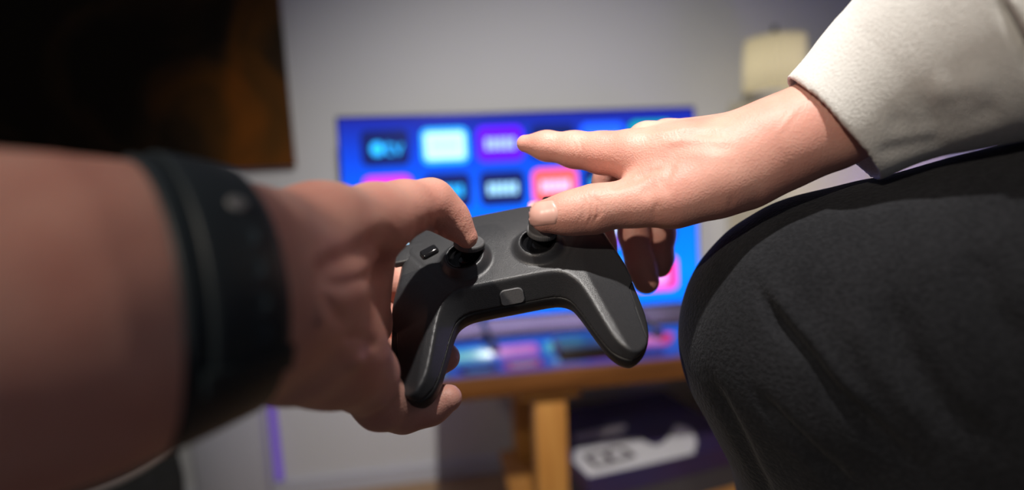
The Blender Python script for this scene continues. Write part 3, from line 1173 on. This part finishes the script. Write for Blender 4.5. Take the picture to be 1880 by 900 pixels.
# left hand and forearm
LH = SDF()
LH.cone(np.array([-0.27, -0.085, 0.01]), cs(-150, 622, .132), 0.048, 0.0440, 0.01)
LH.chain([(-150, 622, .132, 333), (150, 582, .1545, 276), (296, 553, .1695, 224), (436, 538, .186, 185)], 0.012)
LH.chain([(440, 534, .186, 178), (520, 540, .208, 150)], 0.012)
LH.chain([(480, 458, .199, 98), (590, 432, .226, 90), (688, 402, .260, 61)], 0.010)          # thenar and thumb metacarpal
LH.chain([(490, 595, .200, 112), (540, 620, .212, 112), (606, 646, .236, 96), (668, 690, .262, 66)], 0.010)  # heel of the hand
LH.chain([(540, 540, .222, 110), (640, 560, .272, 62), (672, 600, .29, 46)], 0.012)
LH.chain([(690, 420, .268, 56), (664, 500, .285, 44), (660, 580, .300, 46)], 0.012)
LH.chain([(688, 400, .260, 59), (742, 383, .278, 48), (792, 374, .294, 42), (828, 401, .300, 31), (857, 436, .3020, 21)], 0.007)
# fingers wrap round behind the grip
LH.chain([(600, 560, .30, 60), (640, 520, .35, 46), (740, 520, .375, 34), (790, 540, .368, 28)], 0.006)
LH.chain([(610, 590, .30, 56), (650, 585, .345, 42), (740, 600, .362, 32), (800, 600, .350, 25), (826, 596, .344, 22)], 0.006)
LH.chain([(630, 630, .29, 54), (670, 650, .325, 42), (740, 668, .345, 33), (798, 660, .335, 28), (819, 656, .330, 26)], 0.006)
LH.chain([(655, 690, .265, 58), (700, 738, .285, 48), (742, 752, .298, 40), (790, 744, .300, 33), (824, 731, .298, 25)], 0.006)
h = 0.00125
V_, lo_, _a = LH.grid(h)
V, Q = surface_nets(V_, lo_, h)
V = smooth_verts(V, Q, 2, 0.5)
n0, n1 = 0.17, 0.34
V = creases(V, Q, [
    ([(735, 415), (680, 455), (620, 480), (590, 505), (575, 530)], 24, 0.0035, n0, n1),
    ([(690, 505), (640, 520), (600, 525)], 14, 0.0020, n0, n1),
    ([(640, 600), (615, 570), (600, 540)], 13, 0.0018, n0, n1),
    ([(700, 640), (660, 620), (630, 625)], 12, 0.0016, n0, n1),
    ([(570, 560), (582, 600)], 22, -0.0022, n0, n1),
    ([(645, 655), (662, 670)], 18, -0.0022, n0, n1),
    ([(790, 395), (782, 420)], 5, 0.0006, n0, n1),
    ([(803, 402), (795, 435)], 4, 0.0006, n0, n1),
    ([(816, 410), (808, 442)], 4, 0.0005, n0, n1),
    ([(829, 420), (822, 448)], 4, 0.0004, n0, n1),
    ([(500, 420), (530, 480), (535, 540)], 14, 0.0010, n0, n1),
])
V = V + normals(V, Q) * (vnoise(V, 260, 5) * 0.00025)[:, None]
arm_l = mesh_obj('arm', to_world(V), Q, SKIN, person)
arm_l['label'] = 'bare left forearm and hand gripping the controller, thumb on the stick'

# white sleeve (hollow at the cuff)
SO = [(1526, 236, .2955, 113), (1640, 152, .282, 146), (1790, 62, .262, 203), (1990, -50, .238, 275), (2250, -180, .21, 350)]
so, si = SDF(), SDF()
so.chain(SO, 0.012)
c0, c1 = cs(*SO[0][:3]), cs(*SO[1][:3])
so.cone(c0 + (c0 - c1) * 0.6, c0, 113 * .2955 / F, 113 * .2955 / F, 0.012)
si.chain([(p[0], p[1], p[2], p[3] * 0.93) for p in SO], 0.012)
si.cone(c0 + (c0 - c1) * 0.9, c0, 105 * .2955 / F, 105 * .2955 / F, 0.012)
h = 0.0014
V_, lo_, axs = so.grid(h)
G = np.stack(np.meshgrid(*axs, indexing='ij'), -1)
axis = c1 - c0
axis /= np.linalg.norm(axis)
cut = -((G - c0) @ axis)
far = (G - cs(2150, -130, .222)) @ axis
V_ = np.maximum(np.maximum(np.maximum(V_, -si.eval(G)), cut), far)
V, Q = surface_nets(V_, lo_, h)
V = smooth_verts(V, Q, 3, 0.5)
V = creases(V, Q, [
    ([(1625, 215), (1680, 232), (1730, 215)], 22, 0.0013, 0, 1),
    ([(1660, 190), (1730, 205), (1800, 170)], 24, 0.0012, 0, 1),
    ([(1690, 250), (1770, 225), (1850, 190)], 24, 0.0016, 0, 1),
    ([(1600, 285), (1680, 270), (1740, 262)], 15, 0.0015, 0, 1),
    ([(1700, 160), (1760, 170), (1830, 130)], 26, -0.0010, 0, 1),
    ([(1830, -10), (1855, 40), (1880, 90), (1900, 150)], 11, 0.0050, 0, 1),
    ([(1850, -20), (1885, 40), (1915, 100)], 9, -0.0030, 0, 1),
    ([(1466, 142), (1618, 312)], 4, 0.0005, 0, 1),
])
V = V + normals(V, Q) * (vnoise(V, 130, 9) * 0.0010)[:, None]
sl = mesh_obj('sleeve', to_world(V), Q, SLEEVE, person)
sl['label'] = 'loose white knitted sweatshirt sleeve'

# black trouser leg, bent knee
TL = SDF()
TL.chain([(1512, 616, .330, 231), (1950, 612, .275, 334), (2500, 640, .21, 440)], 0.03)
TL.chain([(1514, 626, .332, 233), (1655, 920, .375, 262), (1820, 1350, .43, 250)], 0.03)
TL.chain([(1620, 640, .315, 240), (1720, 820, .32, 260)], 0.05)
h = 0.0022
V_, lo_, _a = TL.grid(h, hi=np.array([0.50, 1, 1]))
V, Q = surface_nets(V_, lo_, h)
V = smooth_verts(V, Q, 3, 0.5)
V = creases(V, Q, [
    ([(1385, 520), (1430, 590), (1490, 660), (1530, 720), (1600, 790), (1690, 860)], 15, 0.0085, 0, 1),
    ([(1400, 505), (1460, 600), (1530, 690), (1640, 780)], 22, -0.0035, 0, 1),
    ([(1385, 720), (1440, 780), (1510, 850), (1570, 900)], 12, 0.0050, 0, 1),
    ([(1300, 690), (1340, 770), (1390, 870), (1420, 930)], 11, 0.0035, 0, 1),
    ([(1620, 520), (1660, 640), (1740, 760), (1830, 820)], 30, 0.0045, 0, 1),
    ([(1780, 450), (1820, 560), (1880, 640)], 34, 0.0040, 0, 1),
    ([(1560, 560), (1620, 690), (1720, 800)], 26, -0.0030, 0, 1),
])
V = V + normals(V, Q) * (vnoise(V, 60, 11) * 0.0016 + vnoise(V, 190, 12) * 0.0006)[:, None]
tr = mesh_obj('trousers', to_world(V), Q, TROUSER, person)
tr['label'] = 'black brushed cotton trouser leg over a bent knee'

# ------------------------------------------------------------------ wristwatch on the left wrist
ca, cb_ = cs(246, 562, .1640), cs(436, 538, .186)
ra, rb = 248 * .1640 / F + 0.0028, 197 * .186 / F + 0.0012
wa = cb_ - ca
LW = np.linalg.norm(wa)
wa /= LW
up = np.array([0, 1.0, 0])
e1 = up - wa * (up @ wa)
e1 /= np.linalg.norm(e1)
e2 = np.cross(e1, wa)                          # towards the viewer
if e2[2] < 0:
    e2 = -e2


def strap_pt(u, a, off):
    r = ra + (rb - ra) * u + off
    return ca + (cb_ - ca) * u + r * (math.cos(a) * e1 + math.sin(a) * e2)


def strap_mesh(name, a0, a1, u0, u1, o0, o1, m, parent, n=72, closed=False):
    prof = []
    rd = 0.0011
    prof = [(u0 + .06, o0), (u0 + .01, o0 + rd * .4), (u0, o0 + rd), (u0, o1 - rd), (u0 + .02, o1 - rd * .3), (u0 + .07, o1),
            ((u0 + u1) / 2, o1 + 0.0002), (u1 - .07, o1), (u1 - .02, o1 - rd * .3), (u1, o1 - rd), (u1, o0 + rd), (u1 - .01, o0 + rd * .4), (u1 - .06, o0)]
    V, Fc = [], []
    k = len(prof)
    for i in range(n):
        a = a0 + (a1 - a0) * i / (n if closed else n - 1)
        for u, o in prof:
            V.append(strap_pt(u, a, o))
    for i in range(n if closed else n - 1):
        j = (i + 1) % n
        for q in range(k):
            r = (q + 1) % k
            Fc.append([i * k + q, i * k + r, j * k + r, j * k + q])
    if not closed:
        Fc.append(list(range(k)))
        Fc.append([(n - 1) * k + q for q in range(k)][::-1])
    o = mesh_obj(name, to_world(np.array(V)), Fc, m, parent)
    bm = bmesh.new()
    bm.from_mesh(o.data)
    bmesh.ops.recalc_face_normals(bm, faces=bm.faces)
    bm.to_mesh(o.data)
    bm.free()
    auto_smooth(o, 50)
    return o


watch = empty('wristwatch', to_world(ca))
tag(watch, 'dark teal rubber strap watch worn on the bare left wrist', 'watch')
strap_mesh('strap', 0, 2 * math.pi, 0.0, 1.0, -0.0012, 0.0022, STRAP, watch, 96, True)
strap_mesh('strap_tongue', math.radians(-25), math.radians(112), 0.20, 0.93, 0.0022, 0.0046, STRAP, watch, 60)
strap_mesh('strap_loop', math.radians(108), math.radians(117), 0.12, 1.0, 0.0024, 0.0058, STRAP, watch, 8)


def disc_on(name, u, deg, r, off, thick, m, rim=None):
    a = math.radians(deg)
    c = strap_pt(u, a, off)
    nrm = math.cos(a) * e1 + math.sin(a) * e2
    tx = wa - nrm * (wa @ nrm)
    tx /= np.linalg.norm(tx)
    ty = np.cross(nrm, tx)
    A = RC @ np.stack([tx, ty, nrm], 1)
    prof = rim or [(r, 0), (r, thick * 0.7), (r * 0.85, thick), (r * 0.05, thick * 0.9)]
    return lathe(name, prof, m, watch, (A, to_world(c)), 32)


disc_on('stud', 0.62, 50, 0.0027, 0.0046, 0.0010, mat('dull_steel', (0.36, 0.35, 0.34), 0.6, metal=1.0))
HOLE = mat('hole_dark', (0.03, 0.045, 0.055), 0.35)
for dg in (64, 76, 88, 99):
    disc_on('strap_hole', 0.62, dg, 0.0028, 0.0046, 0.0003, HOLE, [(0.0030, 0), (0.0030, 0.0004), (0.0022, 0.0005), (0.0018, -0.0004), (0.0001, -0.0005)])
# watch case on the outer side of the wrist
a = math.radians(-90)
nrm = math.cos(a) * e1 + math.sin(a) * e2
tx = wa - nrm * (wa @ nrm)
tx /= np.linalg.norm(tx)
ty = np.cross(nrm, tx)
A = np.stack([tx, ty, nrm], 1)
cc = strap_pt(0.5, a, 0.0022)
for nm, s0_, z0, z1, m in (('case', (0.034, 0.040), 0.0, 0.009, BLACKP), ('display', (0.028, 0.034), 0.009, 0.0096, GLOSS)):
    bm = box_bm((-s0_[0] / 2, -s0_[1] / 2, z0), (s0_[0] / 2, s0_[1] / 2, z1), 0.0002 if nm == 'display' else 0.003, 3)
    for v in bm.verts:
        v.co = Vector(to_world(cc + A @ np.array(v.co)))
    bm_obj(nm, bm, m, watch, smooth=True)
